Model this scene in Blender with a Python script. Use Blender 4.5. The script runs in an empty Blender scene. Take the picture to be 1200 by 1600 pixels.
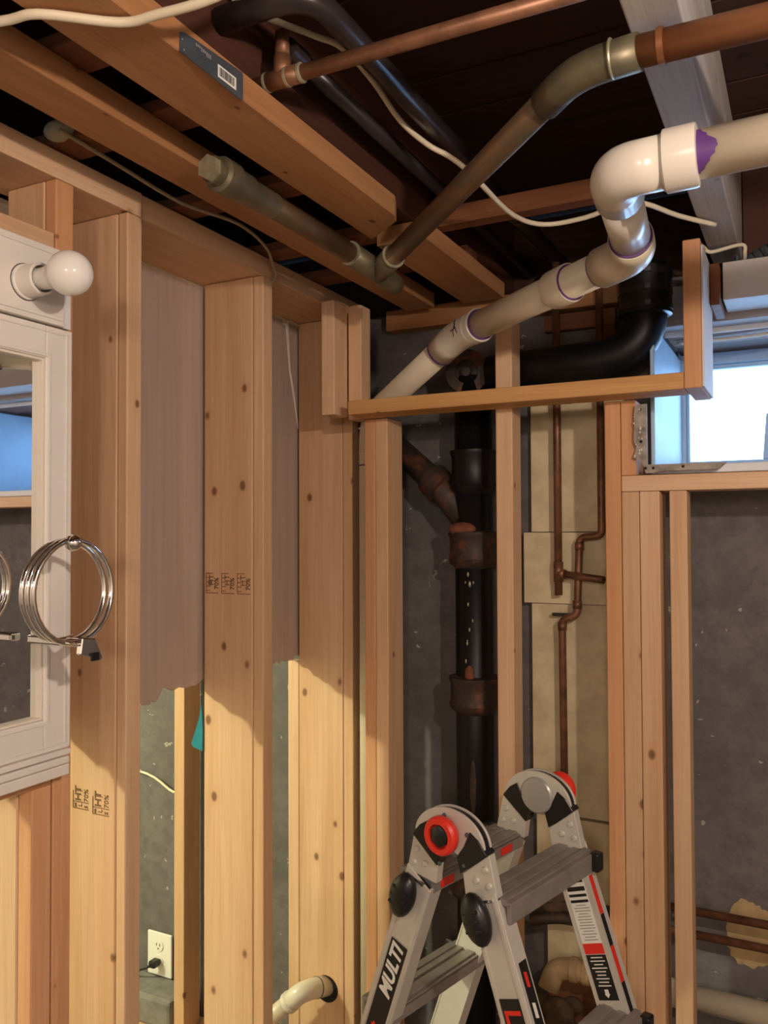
import bpy, bmesh, math, random
from mathutils import Vector, Matrix
random.seed(7)
SC = bpy.context.scene
COL = SC.collection
V = Vector

# ---------------------------------------------------------------- camera, world, lights, exposure
cd = bpy.data.cameras.new('camera')
cam = bpy.data.objects.new('camera', cd); COL.objects.link(cam)
cd.sensor_fit = 'HORIZONTAL'; cd.sensor_width = 36.0
cd.lens = 36.0 * 1299.45 / 1200.0
cd.clip_start = 0.02
YAW, PITCH, ROLL = math.radians(27.033), math.radians(1.4202), math.radians(-0.24)
F = V((-math.sin(YAW) * math.cos(PITCH), math.cos(YAW) * math.cos(PITCH), math.sin(PITCH)))
R0 = V((math.cos(YAW), math.sin(YAW), 0)); U0 = R0.cross(F)
RT = R0 * math.cos(ROLL) + U0 * math.sin(ROLL); UP = -R0 * math.sin(ROLL) + U0 * math.cos(ROLL)
cam.matrix_world = Matrix(((RT.x, UP.x, -F.x, 0), (RT.y, UP.y, -F.y, 0), (RT.z, UP.z, -F.z, 1.62), (0, 0, 0, 1)))
SC.camera = cam

w = bpy.data.worlds.new('world'); SC.world = w; w.use_nodes = True
bg = w.node_tree.nodes['Background']
bg.inputs[0].default_value = (0.36, 0.63, 1.0, 1); bg.inputs[1].default_value = 10.5

def lamp(name, loc, power, color, radius):
    l = bpy.data.lights.new(name, 'POINT'); l.energy = power; l.color = color; l.shadow_soft_size = radius
    o = bpy.data.objects.new(name, l); o.location = loc; COL.objects.link(o); return o
lamp('ceiling_bulb_light', (0.52, 0.26, 2.06), 42.0, (1.0, 0.83, 0.70), 0.03)
lamp('rear_fill_light', (0.35, -1.45, 1.98), 46.0, (1.0, 0.83, 0.70), 0.16)  # added fill lamp behind the camera, lifts the shadows
lamp('next_room_light', (-2.75, 0.25, 2.10), 155.0, (0.96, 1.0, 0.66), 0.05)

SC.view_settings.view_transform = 'Standard'; SC.view_settings.look = 'None'
SC.view_settings.gamma = 1.0; SC.view_settings.use_curve_mapping = False
SC.view_settings.exposure = 0.1

# ---------------------------------------------------------------- materials
def srgb(r, g, b):
    f = lambda c: (c / 255 / 12.92) if c <= 10 else ((c / 255 + 0.055) / 1.055) ** 2.4
    return (f(r), f(g), f(b), 1)

class NT:
    def __init__(s, name, rough=0.6, metal=0.0, spec=0.5):
        s.m = bpy.data.materials.new(name); s.m.use_nodes = True
        s.n = s.m.node_tree.nodes; s.l = s.m.node_tree.links
        s.b = s.n['Principled BSDF']
        s.b.inputs['Roughness'].default_value = rough; s.b.inputs['Metallic'].default_value = metal
        s.b.inputs['Specular IOR Level'].default_value = spec
    def new(s, t, **kw):
        n = s.n.new(t)
        for k, v in kw.items(): setattr(n, k, v)
        return n
    def link(s, a, b): s.l.new(a, b)
    def coords(s, scale=(1, 1, 1), rand=True):
        tc = s.new('ShaderNodeTexCoord'); mp = s.new('ShaderNodeMapping')
        mp.inputs['Scale'].default_value = scale
        if rand:
            oi = s.new('ShaderNodeObjectInfo'); mu = s.new('ShaderNodeMath', operation='MULTIPLY'); mu.inputs[1].default_value = 37.0
            s.link(oi.outputs['Random'], mu.inputs[0])
            ad = s.new('ShaderNodeVectorMath', operation='ADD')
            s.link(tc.outputs['Object'], ad.inputs[0]); s.link(mu.outputs[0], ad.inputs[1])
            s.link(ad.outputs[0], mp.inputs[0])
        else: s.link(tc.outputs['Object'], mp.inputs[0])
        return mp.outputs[0]
    def noise(s, vec, scale, detail=4, rough=0.55, dist=0.0):
        n = s.new('ShaderNodeTexNoise'); n.inputs['Scale'].default_value = scale; n.inputs['Detail'].default_value = detail
        n.inputs['Roughness'].default_value = rough; n.inputs['Distortion'].default_value = dist
        s.link(vec, n.inputs['Vector']); return n.outputs['Fac']
    def ramp(s, fac, stops, interp='LINEAR'):
        r = s.new('ShaderNodeValToRGB'); r.color_ramp.interpolation = interp
        e = r.color_ramp.elements
        while len(e) < len(stops): e.new(0.5)
        for x, (p, c) in zip(e, stops): x.position = p; x.color = c if len(c) == 4 else (*c, 1)
        s.link(fac, r.inputs[0]); return r.outputs[0]
    def mix(s, fac, a, b, mode='MIX'):
        m = s.new('ShaderNodeMix', data_type='RGBA', blend_type=mode)
        for sock, v in ((m.inputs[0], fac), (m.inputs[6], a), (m.inputs[7], b)):
            if hasattr(v, 'is_linked') or hasattr(v, 'links'): s.link(v, sock)
            else: sock.default_value = v
        return m.outputs[2]
    def bump(s, h, strength=0.2, dist=0.002):
        b = s.new('ShaderNodeBump'); b.inputs['Strength'].default_value = strength; b.inputs['Distance'].default_value = dist
        s.link(h, b.inputs['Height']); s.link(b.outputs[0], s.b.inputs['Normal'])
    def col(s, c): s.link(c, s.b.inputs['Base Color'])

def wood(name, axis, base, dark, knot, rough=0.62, knots=True, contrast=0.5, tint=0.16, knotamt=0.8):
    t = NT(name, rough, 0, 0.3)
    st = {'x': (1, 26, 26), 'y': (26, 1, 26), 'z': (26, 26, 1)}[axis]
    vec = t.coords(tuple(q * 1.0 for q in st))
    g1 = t.noise(vec, 1.6, 5, 0.6, 0.9)
    fine = t.noise(t.coords(tuple(q * 5 if q > 1 else 3 for q in st)), 2.0, 2)
    broad = t.noise(t.coords(tuple(0.35 * q if q > 1 else 0.5 for q in st)), 1.0, 2)
    c = t.mix(t.ramp(g1, [(0.36, (0, 0, 0)), (0.68, (1, 1, 1))]), base, dark)
    c2 = t.mix(contrast, base, c)
    c3 = t.mix(t.ramp(fine, [(0.45, (0, 0, 0)), (0.75, (0.35, 0.35, 0.35))]), c2, dark)
    c4 = t.mix(t.ramp(broad, [(0.35, (1.06, 1.04, 1.0)), (0.7, (0.84, 0.78, 0.70))]), c3, c3)
    mul = t.mix(1.0, c3, t.ramp(broad, [(0.35, (1.0, 1.0, 1.0)), (0.72, (0.86, 0.79, 0.70))]), 'MULTIPLY')
    if knots:
        ks = {'x': (9, 13, 13), 'y': (13, 9, 13), 'z': (13, 13, 9)}[axis]
        vo = t.new('ShaderNodeTexVoronoi'); vo.inputs['Scale'].default_value = 1.0
        nz = t.new('ShaderNodeTexNoise'); nz.inputs['Scale'].default_value = 60
        cv = t.coords(ks); t.link(cv, vo.inputs['Vector'])
        kd = vo.outputs['Distance']
        pick = t.new('ShaderNodeSeparateColor'); t.link(vo.outputs['Color'], pick.inputs[0])
        sel = t.new('ShaderNodeMath', operation='GREATER_THAN'); sel.inputs[1].default_value = 0.25; t.link(pick.outputs[0], sel.inputs[0])
        rad = t.new('ShaderNodeMath', operation='MULTIPLY_ADD'); rad.inputs[1].default_value = 0.11; rad.inputs[2].default_value = 0.04; t.link(pick.outputs[1], rad.inputs[0])
        q = t.new('ShaderNodeMath', operation='DIVIDE'); t.link(kd, q.inputs[0]); t.link(rad.outputs[0], q.inputs[1])
        core = t.ramp(q.outputs[0], [(0.55, (1, 1, 1)), (0.95, (0, 0, 0))])
        halo = t.ramp(q.outputs[0], [(0.4, (0.4, 0.4, 0.4)), (1.0, (0, 0, 0))])
        q2 = t.new('ShaderNodeMath', operation='MULTIPLY'); q2.inputs[1].default_value = 0.4; t.link(q.outputs[0], q2.inputs[0])
        halo = t.ramp(q2.outputs[0], [(0.2, (0.38, 0.38, 0.38)), (0.9, (0, 0, 0))])
        ms = t.new('ShaderNodeMath', operation='MULTIPLY'); t.link(core, ms.inputs[0]); t.link(sel.outputs[0], ms.inputs[1])
        ma = t.new('ShaderNodeMath', operation='MULTIPLY'); ma.inputs[1].default_value = knotamt; t.link(ms.outputs[0], ma.inputs[0])
        mh = t.new('ShaderNodeMath', operation='MULTIPLY'); t.link(halo, mh.inputs[0]); t.link(sel.outputs[0], mh.inputs[1])
        h1 = t.mix(mh.outputs[0], mul, dark)
        mul = t.mix(ma.outputs[0], h1, knot)
    oi = t.new('ShaderNodeObjectInfo')
    tn = t.ramp(oi.outputs['Random'], [(0.0, (1 - tint, 1 - tint * 1.2, 1 - tint * 1.5)), (1.0, (1, 1, 1))])
    fin = t.mix(1.0, mul, tn, 'MULTIPLY')
    t.col(fin); t.bump(fine, 0.12, 0.001)
    return t.m

PINE = (srgb(228, 194, 160), srgb(204, 157, 118), srgb(104, 62, 38))
W = {a: wood('pine_' + a, a, *PINE) for a in 'xyz'}
FIR = (srgb(226, 176, 134), srgb(200, 138, 96), srgb(96, 54, 34))
WF = {a: wood('fir_' + a, a, *FIR) for a in 'xyz'}
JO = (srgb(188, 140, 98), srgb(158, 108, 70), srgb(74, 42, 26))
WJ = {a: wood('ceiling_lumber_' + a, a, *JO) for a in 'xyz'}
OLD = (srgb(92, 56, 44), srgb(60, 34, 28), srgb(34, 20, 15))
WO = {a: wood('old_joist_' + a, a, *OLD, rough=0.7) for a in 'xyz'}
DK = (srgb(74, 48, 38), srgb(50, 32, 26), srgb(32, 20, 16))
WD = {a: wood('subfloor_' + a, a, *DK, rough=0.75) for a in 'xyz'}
GRY = (srgb(196, 190, 186), srgb(150, 142, 138), srgb(70, 62, 58))
WG = {a: wood('weathered_' + a, a, *GRY, rough=0.75, knotamt=0.4, tint=0.05) for a in 'xyz'}
BRN = (srgb(140, 92, 64), srgb(104, 64, 42), srgb(50, 30, 22))
WB = {a: wood('brown_plank_' + a, a, *BRN, rough=0.7) for a in 'xyz'}
BEAM = (srgb(214, 168, 112), srgb(176, 122, 70), srgb(80, 48, 28))
WBM = {a: wood('soffit_pine_' + a, a, *BEAM) for a in 'xyz'}

def plain(name, c, rough=0.5, metal=0.0, spec=0.5, var=0.0, scale=30, bump=0.0, dark=None, lo=0.4, hi=0.7):
    t = NT(name, rough, metal, spec)
    if var or bump:
        n = t.noise(t.coords(rand=True), scale, 5, 0.6)
        d = dark or tuple(q * (1 - var) for q in c[:3]) + (1,)
        t.col(t.mix(t.ramp(n, [(lo, (0, 0, 0)), (hi, (1, 1, 1))]), c, d))
        if bump: t.bump(n, bump, 0.003)
    else: t.b.inputs['Base Color'].default_value = c
    return t.m

WHITE = plain('white_paint', srgb(232, 226, 218), 0.35, var=0.06, scale=9)
WHITE2 = plain('white_trim_paint', srgb(228, 230, 232), 0.5, var=0.10, scale=14)
PVC = plain('pvc_pipe_wall', srgb(212, 200, 176), 0.32, var=0.07, scale=8)
PVCF = plain('pvc_fitting', srgb(218, 210, 196), 0.25)
PRIMER = plain('purple_primer', srgb(92, 52, 120), 0.5, var=0.2, scale=60)
COPB = plain('aged_copper_drain', srgb(124, 92, 66), 0.42, 0.6, var=0.5, scale=14, dark=srgb(92, 88, 70))
COPG = plain('green_grey_copper_fitting', srgb(122, 112, 88), 0.45, 0.55, var=0.4, scale=18, dark=srgb(88, 88, 74))
COPR = plain('copper_drain_bright', srgb(150, 98, 64), 0.4, 0.45, var=0.3, scale=10)
COPP = plain('copper_supply', srgb(142, 98, 72), 0.45, 0.4, var=0.45, scale=25, dark=srgb(96, 66, 46))
SOLD = plain('solder_joint', srgb(176, 168, 140), 0.4, 0.5, var=0.3, scale=60)
IRONP = plain('painted_gas_pipe', srgb(62, 54, 54), 0.28, 0.3, var=0.3, scale=20)
BLACKI = plain('black_cast_iron', srgb(20, 20, 22), 0.42, 0.0, 0.3, var=0.4, scale=25, bump=0.15)
RUST = plain('rusty_iron', srgb(54, 42, 36), 0.6, 0.1, var=0.5, scale=22, dark=srgb(120, 70, 44), bump=0.3, lo=0.52, hi=0.72)
RUSTO = plain('orange_rust', srgb(128, 74, 48), 0.8, 0.0, var=0.5, scale=60, bump=0.4)
ALU = plain('ladder_aluminium', srgb(208, 203, 194), 0.45, 0.25, var=0.08, scale=20)
ALUD = plain('dull_aluminium_tread', srgb(150, 142, 136), 0.5, 0.3, var=0.2, scale=30)
STEEL = plain('galvanised_plate', srgb(104, 112, 122), 0.42, 0.55, var=0.25, scale=25)
CHROME = plain('chrome', (0.86, 0.86, 0.85, 1), 0.07, 1.0)
MIRROR = plain('mirror_glass', (0.86, 0.88, 0.87, 1), 0.015, 1.0)
BLKP = plain('black_plastic', srgb(26, 26, 27), 0.32)
BLKD = plain('dark_gap', srgb(16, 14, 14), 0.8)
REDP = plain('red_plastic', srgb(226, 52, 36), 0.4)
GREYP = plain('grey_hinge_disc', srgb(170, 168, 162), 0.35, 0.3)
INK = plain('stamp_ink', srgb(112, 78, 52), 0.8)
PRINTB = plain('black_print', srgb(24, 23, 23), 0.45)
PRINTW = plain('white_print', srgb(232, 230, 224), 0.5)
PRINTR = plain('red_print', srgb(224, 48, 34), 0.45)
PRINTG = plain('grey_print', srgb(150, 146, 138), 0.6)
CABLE = plain('white_cable_jacket', srgb(226, 214, 188), 0.45)
CABLEG = plain('grey_cable_jacket', srgb(168, 156, 132), 0.5)
BULBM = plain('frosted_bulb', srgb(240, 236, 230), 0.12)
TEAL = plain('teal_cloth', srgb(22, 124, 138), 0.85, var=0.2, scale=60)
PLATEW = plain('white_plastic', srgb(240, 238, 232), 0.3)
FOAM = plain('pale_foam', srgb(178, 176, 150), 0.8, var=0.2, scale=60)
CAULK = plain('dried_caulk', srgb(226, 216, 200), 0.6)
PLASTER = plain('old_plaster', srgb(170, 160, 148), 0.85, var=0.35, scale=45, bump=0.5, dark=srgb(112, 106, 100))
TAN = plain('cream_board', srgb(226, 210, 172), 0.7, var=0.16, scale=12, dark=srgb(196, 178, 140))
BLUEP = plain('pale_blue_window_trim', srgb(168, 200, 226), 0.5, var=0.10, scale=14)  # pale blue tone for reveal boards, frame, sash and latch
SHEET = plain('bluish_white_board', srgb(214, 208, 204), 0.7, var=0.05, scale=6)
STONE = plain('ledge_concrete', srgb(128, 126, 122), 0.85, var=0.35, scale=25, bump=0.3)
DIRT = plain('dirty_tan_pvc', srgb(176, 150, 112), 0.5, var=0.3, scale=40)
RAG = plain('brown_rag', srgb(92, 72, 54), 0.9, var=0.4, scale=40, bump=0.5)

def concrete():
    t = NT('painted_concrete', 0.75, 0, 0.35)
    v = t.coords(rand=False)
    n1 = t.noise(v, 3.0, 6, 0.65); n2 = t.noise(v, 22.0, 6, 0.7); n3 = t.noise(v, 9, 4, 0.6, 1.5)
    base = t.mix(t.ramp(n1, [(0.35, (0, 0, 0)), (0.65, (1, 1, 1))]), srgb(120, 113, 113), srgb(100, 96, 95))
    c = t.mix(t.ramp(n2, [(0.42, (0, 0, 0)), (0.62, (0.5, 0.5, 0.5))]), base, srgb(78, 75, 74))
    c = t.mix(t.ramp(n3, [(0.70, (0, 0, 0)), (0.73, (0.8, 0.8, 0.8))]), c, srgb(188, 182, 170))
    n4 = t.noise(v, 34, 2, 0.5)
    c = t.mix(t.ramp(n4, [(0.715, (0, 0, 0)), (0.74, (0.8, 0.8, 0.8))]), c, srgb(178, 172, 164))
    t.col(c); t.bump(n2, 0.25, 0.004); return t.m
CONC = concrete()

def drywall_back():
    t = NT('drywall_back_paper', 0.9, 0, 0.2)
    n = t.noise(t.coords((1, 30, 1.2), rand=False), 1.5, 2); n2 = t.noise(t.coords((1, 1, 1), rand=False), 160, 2)
    c = t.mix(t.ramp(n, [(0.35, (0, 0, 0)), (0.7, (1, 1, 1))]), srgb(190, 172, 160), srgb(180, 161, 148))
    t.col(t.mix(t.ramp(n2, [(0.5, (0, 0, 0)), (0.8, (0.10, 0.10, 0.10))]), c, srgb(130, 114, 102))); return t.m
DRY = drywall_back()
PATCH = plain('bare_concrete_patch', srgb(196, 168, 122), 0.85, var=0.2, scale=40, bump=0.3)
WALLP = plain('room_wall_paint', srgb(218, 208, 196), 0.8, var=0.1, scale=4)
FLOORM = plain('basement_floor', srgb(120, 112, 104), 0.8, var=0.25, scale=6)

def glass():
    m = bpy.data.materials.new('window_glass'); m.use_nodes = True; nt = m.node_tree; nt.nodes.clear()
    out = nt.nodes.new('ShaderNodeOutputMaterial'); mx = nt.nodes.new('ShaderNodeMixShader'); fr = nt.nodes.new('ShaderNodeFresnel')
    tr = nt.nodes.new('ShaderNodeBsdfTransparent'); gl = nt.nodes.new('ShaderNodeBsdfGlossy'); gl.inputs['Roughness'].default_value = 0.02
    tr.inputs[0].default_value = (0.95, 0.97, 1, 1)
    nt.links.new(fr.outputs[0], mx.inputs[0]); nt.links.new(tr.outputs[0], mx.inputs[1]); nt.links.new(gl.outputs[0], mx.inputs[2]); nt.links.new(mx.outputs[0], out.inputs[0])
    return m
GLASS = glass()

# ---------------------------------------------------------------- mesh helpers
class MB:
    def __init__(s): s.bm = bmesh.new()
    def box(s, x0, x1, y0, y1, z0, z1, bev=0.0):
        return s.obb(V(((x0 + x1) / 2, (y0 + y1) / 2, (z0 + z1) / 2)), V((1, 0, 0)), V((0, 1, 0)), V((0, 0, 1)), abs(x1 - x0) / 2, abs(y1 - y0) / 2, abs(z1 - z0) / 2, bev)
    def obb(s, c, u, v, n, hu, hv, hn, bev=0.0):
        c = V(c); b2 = bmesh.new()
        vs = [b2.verts.new(c + u * hu * i + v * hv * j + n * hn * k) for i in (-1, 1) for j in (-1, 1) for k in (-1, 1)]
        for q in ((0, 1, 3, 2), (4, 6, 7, 5), (0, 4, 5, 1), (2, 3, 7, 6), (0, 2, 6, 4), (1, 5, 7, 3)): b2.faces.new([vs[i] for i in q])
        bmesh.ops.recalc_face_normals(b2, faces=b2.faces)
        if bev: bmesh.ops.bevel(b2, geom=list(b2.edges), offset=bev, segments=2, profile=0.5, affect='EDGES')
        s.merge(b2); return s
    def merge(s, b2):
        m = bpy.data.meshes.new('tmp'); b2.to_mesh(m); b2.free(); s.bm.from_mesh(m); bpy.data.meshes.remove(m)
    def prism(s, poly, o, u, v, n, t, bev=0.0):
        o = V(o); b2 = bmesh.new()
        a = [b2.verts.new(o + u * p[0] + v * p[1]) for p in poly]
        b = [b2.verts.new(o + u * p[0] + v * p[1] + n * t) for p in poly]
        k = len(poly)
        b2.faces.new(a[::-1]); b2.faces.new(b)
        for i in range(k): b2.faces.new((a[i], a[(i + 1) % k], b[(i + 1) % k], b[i]))
        bmesh.ops.recalc_face_normals(b2, faces=b2.faces)
        if bev: bmesh.ops.bevel(b2, geom=list(b2.edges), offset=bev, segments=1, affect='EDGES')
        s.merge(b2); return s
    def tube(s, pts, r, seg=20, bend=0.0, cap=True, n=6):
        pts = [V(p) for p in pts]; rs = r if isinstance(r, (list, tuple)) else None
        if bend and len(pts) > 2:
            q = [pts[0]]
            for i in range(1, len(pts) - 1):
                a, b, c = pts[i - 1], pts[i], pts[i + 1]
                d1 = min(bend, (a - b).length * 0.49); d2 = min(bend, (c - b).length * 0.49)
                p1 = b + (a - b).normalized() * d1; p2 = b + (c - b).normalized() * d2
                for k in range(n + 1):
                    t = k / n; q.append(p1 * (1 - t) ** 2 + b * 2 * t * (1 - t) + p2 * t * t)
            q.append(pts[-1]); pts = q
        b2 = bmesh.new(); rings = []
        t0 = (pts[1] - pts[0]).normalized()
        ref = V((0, 0, 1)) if abs(t0.z) < 0.9 else V((1, 0, 0))
        nrm = (ref - t0 * ref.dot(t0)).normalized()
        for i, p in enumerate(pts):
            if i == 0: t = t0
            elif i == len(pts) - 1: t = (pts[i] - pts[i - 1]).normalized()
            else: t = ((pts[i] - pts[i - 1]).normalized() + (pts[i + 1] - pts[i]).normalized()).normalized()
            nrm = (nrm - t * nrm.dot(t)).normalized(); bn = t.cross(nrm)
            rr = rs[i] if rs else r
            rings.append([b2.verts.new(p + (nrm * math.cos(2 * math.pi * k / seg) + bn * math.sin(2 * math.pi * k / seg)) * rr) for k in range(seg)])
        for a, b in zip(rings, rings[1:]):
            for k in range(seg):
                f = b2.faces.new((a[k], a[(k + 1) % seg], b[(k + 1) % seg], b[k])); f.smooth = True
        if cap: b2.faces.new(rings[0][::-1]); b2.faces.new(rings[-1])
        bmesh.ops.recalc_face_normals(b2, faces=b2.faces)
        s.merge(b2); return s
    def lathe(s, prof, o, ax, seg=28, sharp=True):
        """prof: list of (radius, height along ax)"""
        o = V(o); ax = V(ax).normalized(); ref = V((0, 0, 1)) if abs(ax.z) < 0.9 else V((1, 0, 0))
        u = (ref - ax * ref.dot(ax)).normalized(); v = ax.cross(u)
        b2 = bmesh.new(); rings = []
        for r, h in prof:
            if r < 1e-6: rings.append([b2.verts.new(o + ax * h)])
            else: rings.append([b2.verts.new(o + ax * h + (u * math.cos(2 * math.pi * k / seg) + v * math.sin(2 * math.pi * k / seg)) * r) for k in range(seg)])
        for a, b in zip(rings, rings[1:]):
            for k in range(seg):
                k2 = (k + 1) % seg
                if len(a) == 1 and len(b) == 1: continue
                if len(a) == 1: f = b2.faces.new((a[0], b[k], b[k2]))
                elif len(b) == 1: f = b2.faces.new((a[k], b[0], a[k2]))
                else: f = b2.faces.new((a[k], b[k], b[k2], a[k2]))
                f.smooth = True
        for rg in (rings[0], rings[-1]):
            if len(rg) > 1: b2.faces.new(rg)
        bmesh.ops.recalc_face_normals(b2, faces=b2.faces)
        for e in b2.edges:
            if len(e.link_faces) == 2 and e.calc_face_angle(0) > 0.6: e.smooth = False
        s.merge(b2); return s
    def ball(s, c, r, sc=(1, 1, 1), seg=20):
        b2 = bmesh.new(); bmesh.ops.create_uvsphere(b2, u_segments=seg, v_segments=seg // 2, radius=r)
        for x in b2.verts: x.co = V((x.co.x * sc[0], x.co.y * sc[1], x.co.z * sc[2])) + V(c)
        for f in b2.faces: f.smooth = True
        s.merge(b2); return s
    def text(s, txt, size, o, u, v, n, depth=0.0006, shear=0.0, bold=0.0, align='LEFT'):
        cu = bpy.data.curves.new('txt', 'FONT'); cu.body = txt; cu.size = size; cu.extrude = depth; cu.shear = shear
        cu.offset = bold; cu.align_x = align; cu.resolution_u = 3
        ob = bpy.data.objects.new('txt', cu); me = bpy.data.meshes.new_from_object(ob)
        M = Matrix(((u.x, v.x, n.x, o[0]), (u.y, v.y, n.y, o[1]), (u.z, v.z, n.z, o[2]), (0, 0, 0, 1)))
        me.transform(M); s.bm.from_mesh(me); bpy.data.meshes.remove(me); bpy.data.objects.remove(ob); bpy.data.curves.remove(cu); return s

WORLD = {}
def put(o, parent, org):
    org = V(org); COL.objects.link(o); WORLD[o.name] = org
    if parent is not None:
        o.parent = parent; o.location = org - WORLD[parent.name]
    else: o.location = org
    return o
def tag(o, label=None, cat=None, group=None, kind=None):
    if label: o['label'] = label
    if cat: o['category'] = cat
    if group: o['group'] = group
    if kind: o['kind'] = kind
    return o
def mk(name, mb, mat, parent=None, label=None, cat=None, group=None, kind=None):
    bm = mb.bm; xs = [v.co for v in bm.verts]
    lo = V((min(c.x for c in xs), min(c.y for c in xs), min(c.z for c in xs))); hi = V((max(c.x for c in xs), max(c.y for c in xs), max(c.z for c in xs)))
    org = V(((lo.x + hi.x) / 2, (lo.y + hi.y) / 2, lo.z))
    for v in bm.verts: v.co -= org
    me = bpy.data.meshes.new(name); bm.to_mesh(me); bm.free(); me.materials.append(mat)
    return tag(put(bpy.data.objects.new(name, me), parent, org), label, cat, group, kind)
def empty(name, loc, label, cat, group=None):
    o = bpy.data.objects.new(name, None); o.empty_display_size = 0.05
    return tag(put(o, None, loc), label, cat, group)
X, Y, Z = V((1, 0, 0)), V((0, 1, 0)), V((0, 0, 1))
def lumber(name, x0, x1, y0, y1, z0, z1, mat, parent=None, label=None, cat=None, group=None, bev=0.0025, kind=None):
    return mk(name, MB().box(x0, x1, y0, y1, z0, z1, bev), mat, parent, label, cat, group, kind)

# ---------------------------------------------------------------- room shell
mk('floor', MB().box(-3.7, 1.4, -2.3, 2.7, -0.1, 0), FLOORM, kind='structure')
WBK = MB()
WX0, WX1, WZ0, WZ1 = -0.318, 0.63, 1.745, 2.20
WBK.box(-3.7, WX0, 2.12, 2.62, 0, 2.24); WBK.box(WX1, 1.4, 2.12, 2.62, 0, 2.24)
WBK.box(WX0, WX1, 2.12, 2.62, 0, WZ0); WBK.box(WX0, WX1, 2.12, 2.62, WZ1, 2.24)
wall_back = mk('wall_back', WBK, CONC, kind='structure')
mk('wall_right', MB().box(1.28, 1.4, -2.3, 2.12, 0, 2.46), WALLP, kind='structure')
mk('wall_front', MB().box(-3.7, 1.4, -2.4, -2.3, 0, 2.46), WALLP, kind='structure')
mk('wall_next_room', MB().box(-3.8, -3.7, -2.3, 2.7, 0, 2.46), WALLP, kind='structure')
# partition sheet seen from its back; torn along its lower edge
poly = [(2.118, 1.272)]
y = 2.11; 
while y > 0.56:
    h = 1.272 + random.uniform(-0.008, 0.008)
    if 1.36 < y < 1.42: h = 1.250 + random.uniform(-0.006, 0.006)
    poly.append((y, h)); y -= random.uniform(0.008, 0.022)
poly += [(0.55, 1.27), (0.55, 0.0), (-2.29, 0.0), (-2.29, 2.21), (2.118, 2.21)]
mk('wall_left', MB().prism(poly, (-1.283, 0, 0), Y, Z, X, -0.013), DRY, kind='structure')
# subfloor planks over the joists
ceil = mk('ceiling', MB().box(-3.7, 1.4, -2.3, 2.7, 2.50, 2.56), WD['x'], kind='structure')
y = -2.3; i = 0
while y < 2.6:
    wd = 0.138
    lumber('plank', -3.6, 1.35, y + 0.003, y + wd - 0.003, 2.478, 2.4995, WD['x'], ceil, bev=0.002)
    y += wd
mk('ceiling_next_room', MB().box(-3.7, -1.296, -2.3, 2.12, 2.215, 2.23), WALLP, kind='structure')
# rim above the foundation wall
lumber('trim_1', -3.6, 1.3, 2.20, 2.24, 2.242, 2.475, WD['x'], kind='structure')

# ---------------------------------------------------------------- left stud wall
def two_piece_stud(x_front, y0, y1, z0, z1, xs, xb, label, mat_board, mat_strip):
    e = empty('wall_stud', (-1.18, (y0 + y1) / 2, z0), label, 'stud', 'studs of the left partition')
    b = lumber('board', xb, xs - 0.0015, y0, y1, z0, z1, mat_board, e)
    lumber('furring_strip', xs, x_front, y0 + 0.001, y1, z0, z1, mat_strip, e)
    return e, b
PT = 2.209   # underside of top plate
mk('sole_plate', MB().box(-1.27, -1.1, 0.3, 2.0, 0.0, 0.038, 0.0025), W['y'], label='flat pine sole plate along the floor under the left studs', cat='lumber')
e1, s1b = two_piece_stud(-1.1, 1.129, 1.167, 0.038, PT, -1.123, -1.262, 'pine stud with inked grade stamps right beside the white mirror cabinet', W['z'], W['z'])
e2, s2b = two_piece_stud(-1.1, 1.553, 1.591, 0.038, PT, -1.128, -1.268, 'pine stud with a row of small inked stamps, middle of the left wall', W['z'], W['z'])
e3, s3b = two_piece_stud(-1.1, 1.967, 2.005, 0.038, PT, -1.130, -1.272, 'pine stud with a white drain pipe through its foot', W['z'], W['z'])
e4, s4b = two_piece_stud(-1.1, 0.967, 1.005, 0.038, PT, -1.126, -1.216, 'trimmer stud hugging the right edge of the white mirror cabinet', W['z'], WF['z'])
e5, s5b = two_piece_stud(-1.1, 0.926, 0.965, 0.038, 1.214, -1.131, -1.22, 'short jack stud under the white mirror cabinet', W['z'], WF['z'])
lumber('rough_sill', -1.19, -1.1, 0.36, 0.9655, 1.2145, 1.232, WF['y'], label='flat reddish pine sill board directly under the white mirror cabinet', cat='lumber')
lumber('rough_header', -1.17, -1.1, 0.36, 0.9655, 2.088, 2.116, W['y'], label='pale pine header board directly above the white mirror cabinet', cat='lumber')
# top plates
lumber('top_plate', -1.24, -1.1, 0.2, 1.167, 2.21, 2.256, W['y'], label='near half of the pine top plate, over the mirror cabinet', cat='lumber', group='top plates of the left wall')
lumber('top_plate', -1.28, -1.104, 1.1685, 2.03, 2.21, 2.256, W['y'], label='far half of the pine top plate, running into the corner', cat='lumber', group='top plates of the left wall')

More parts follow.
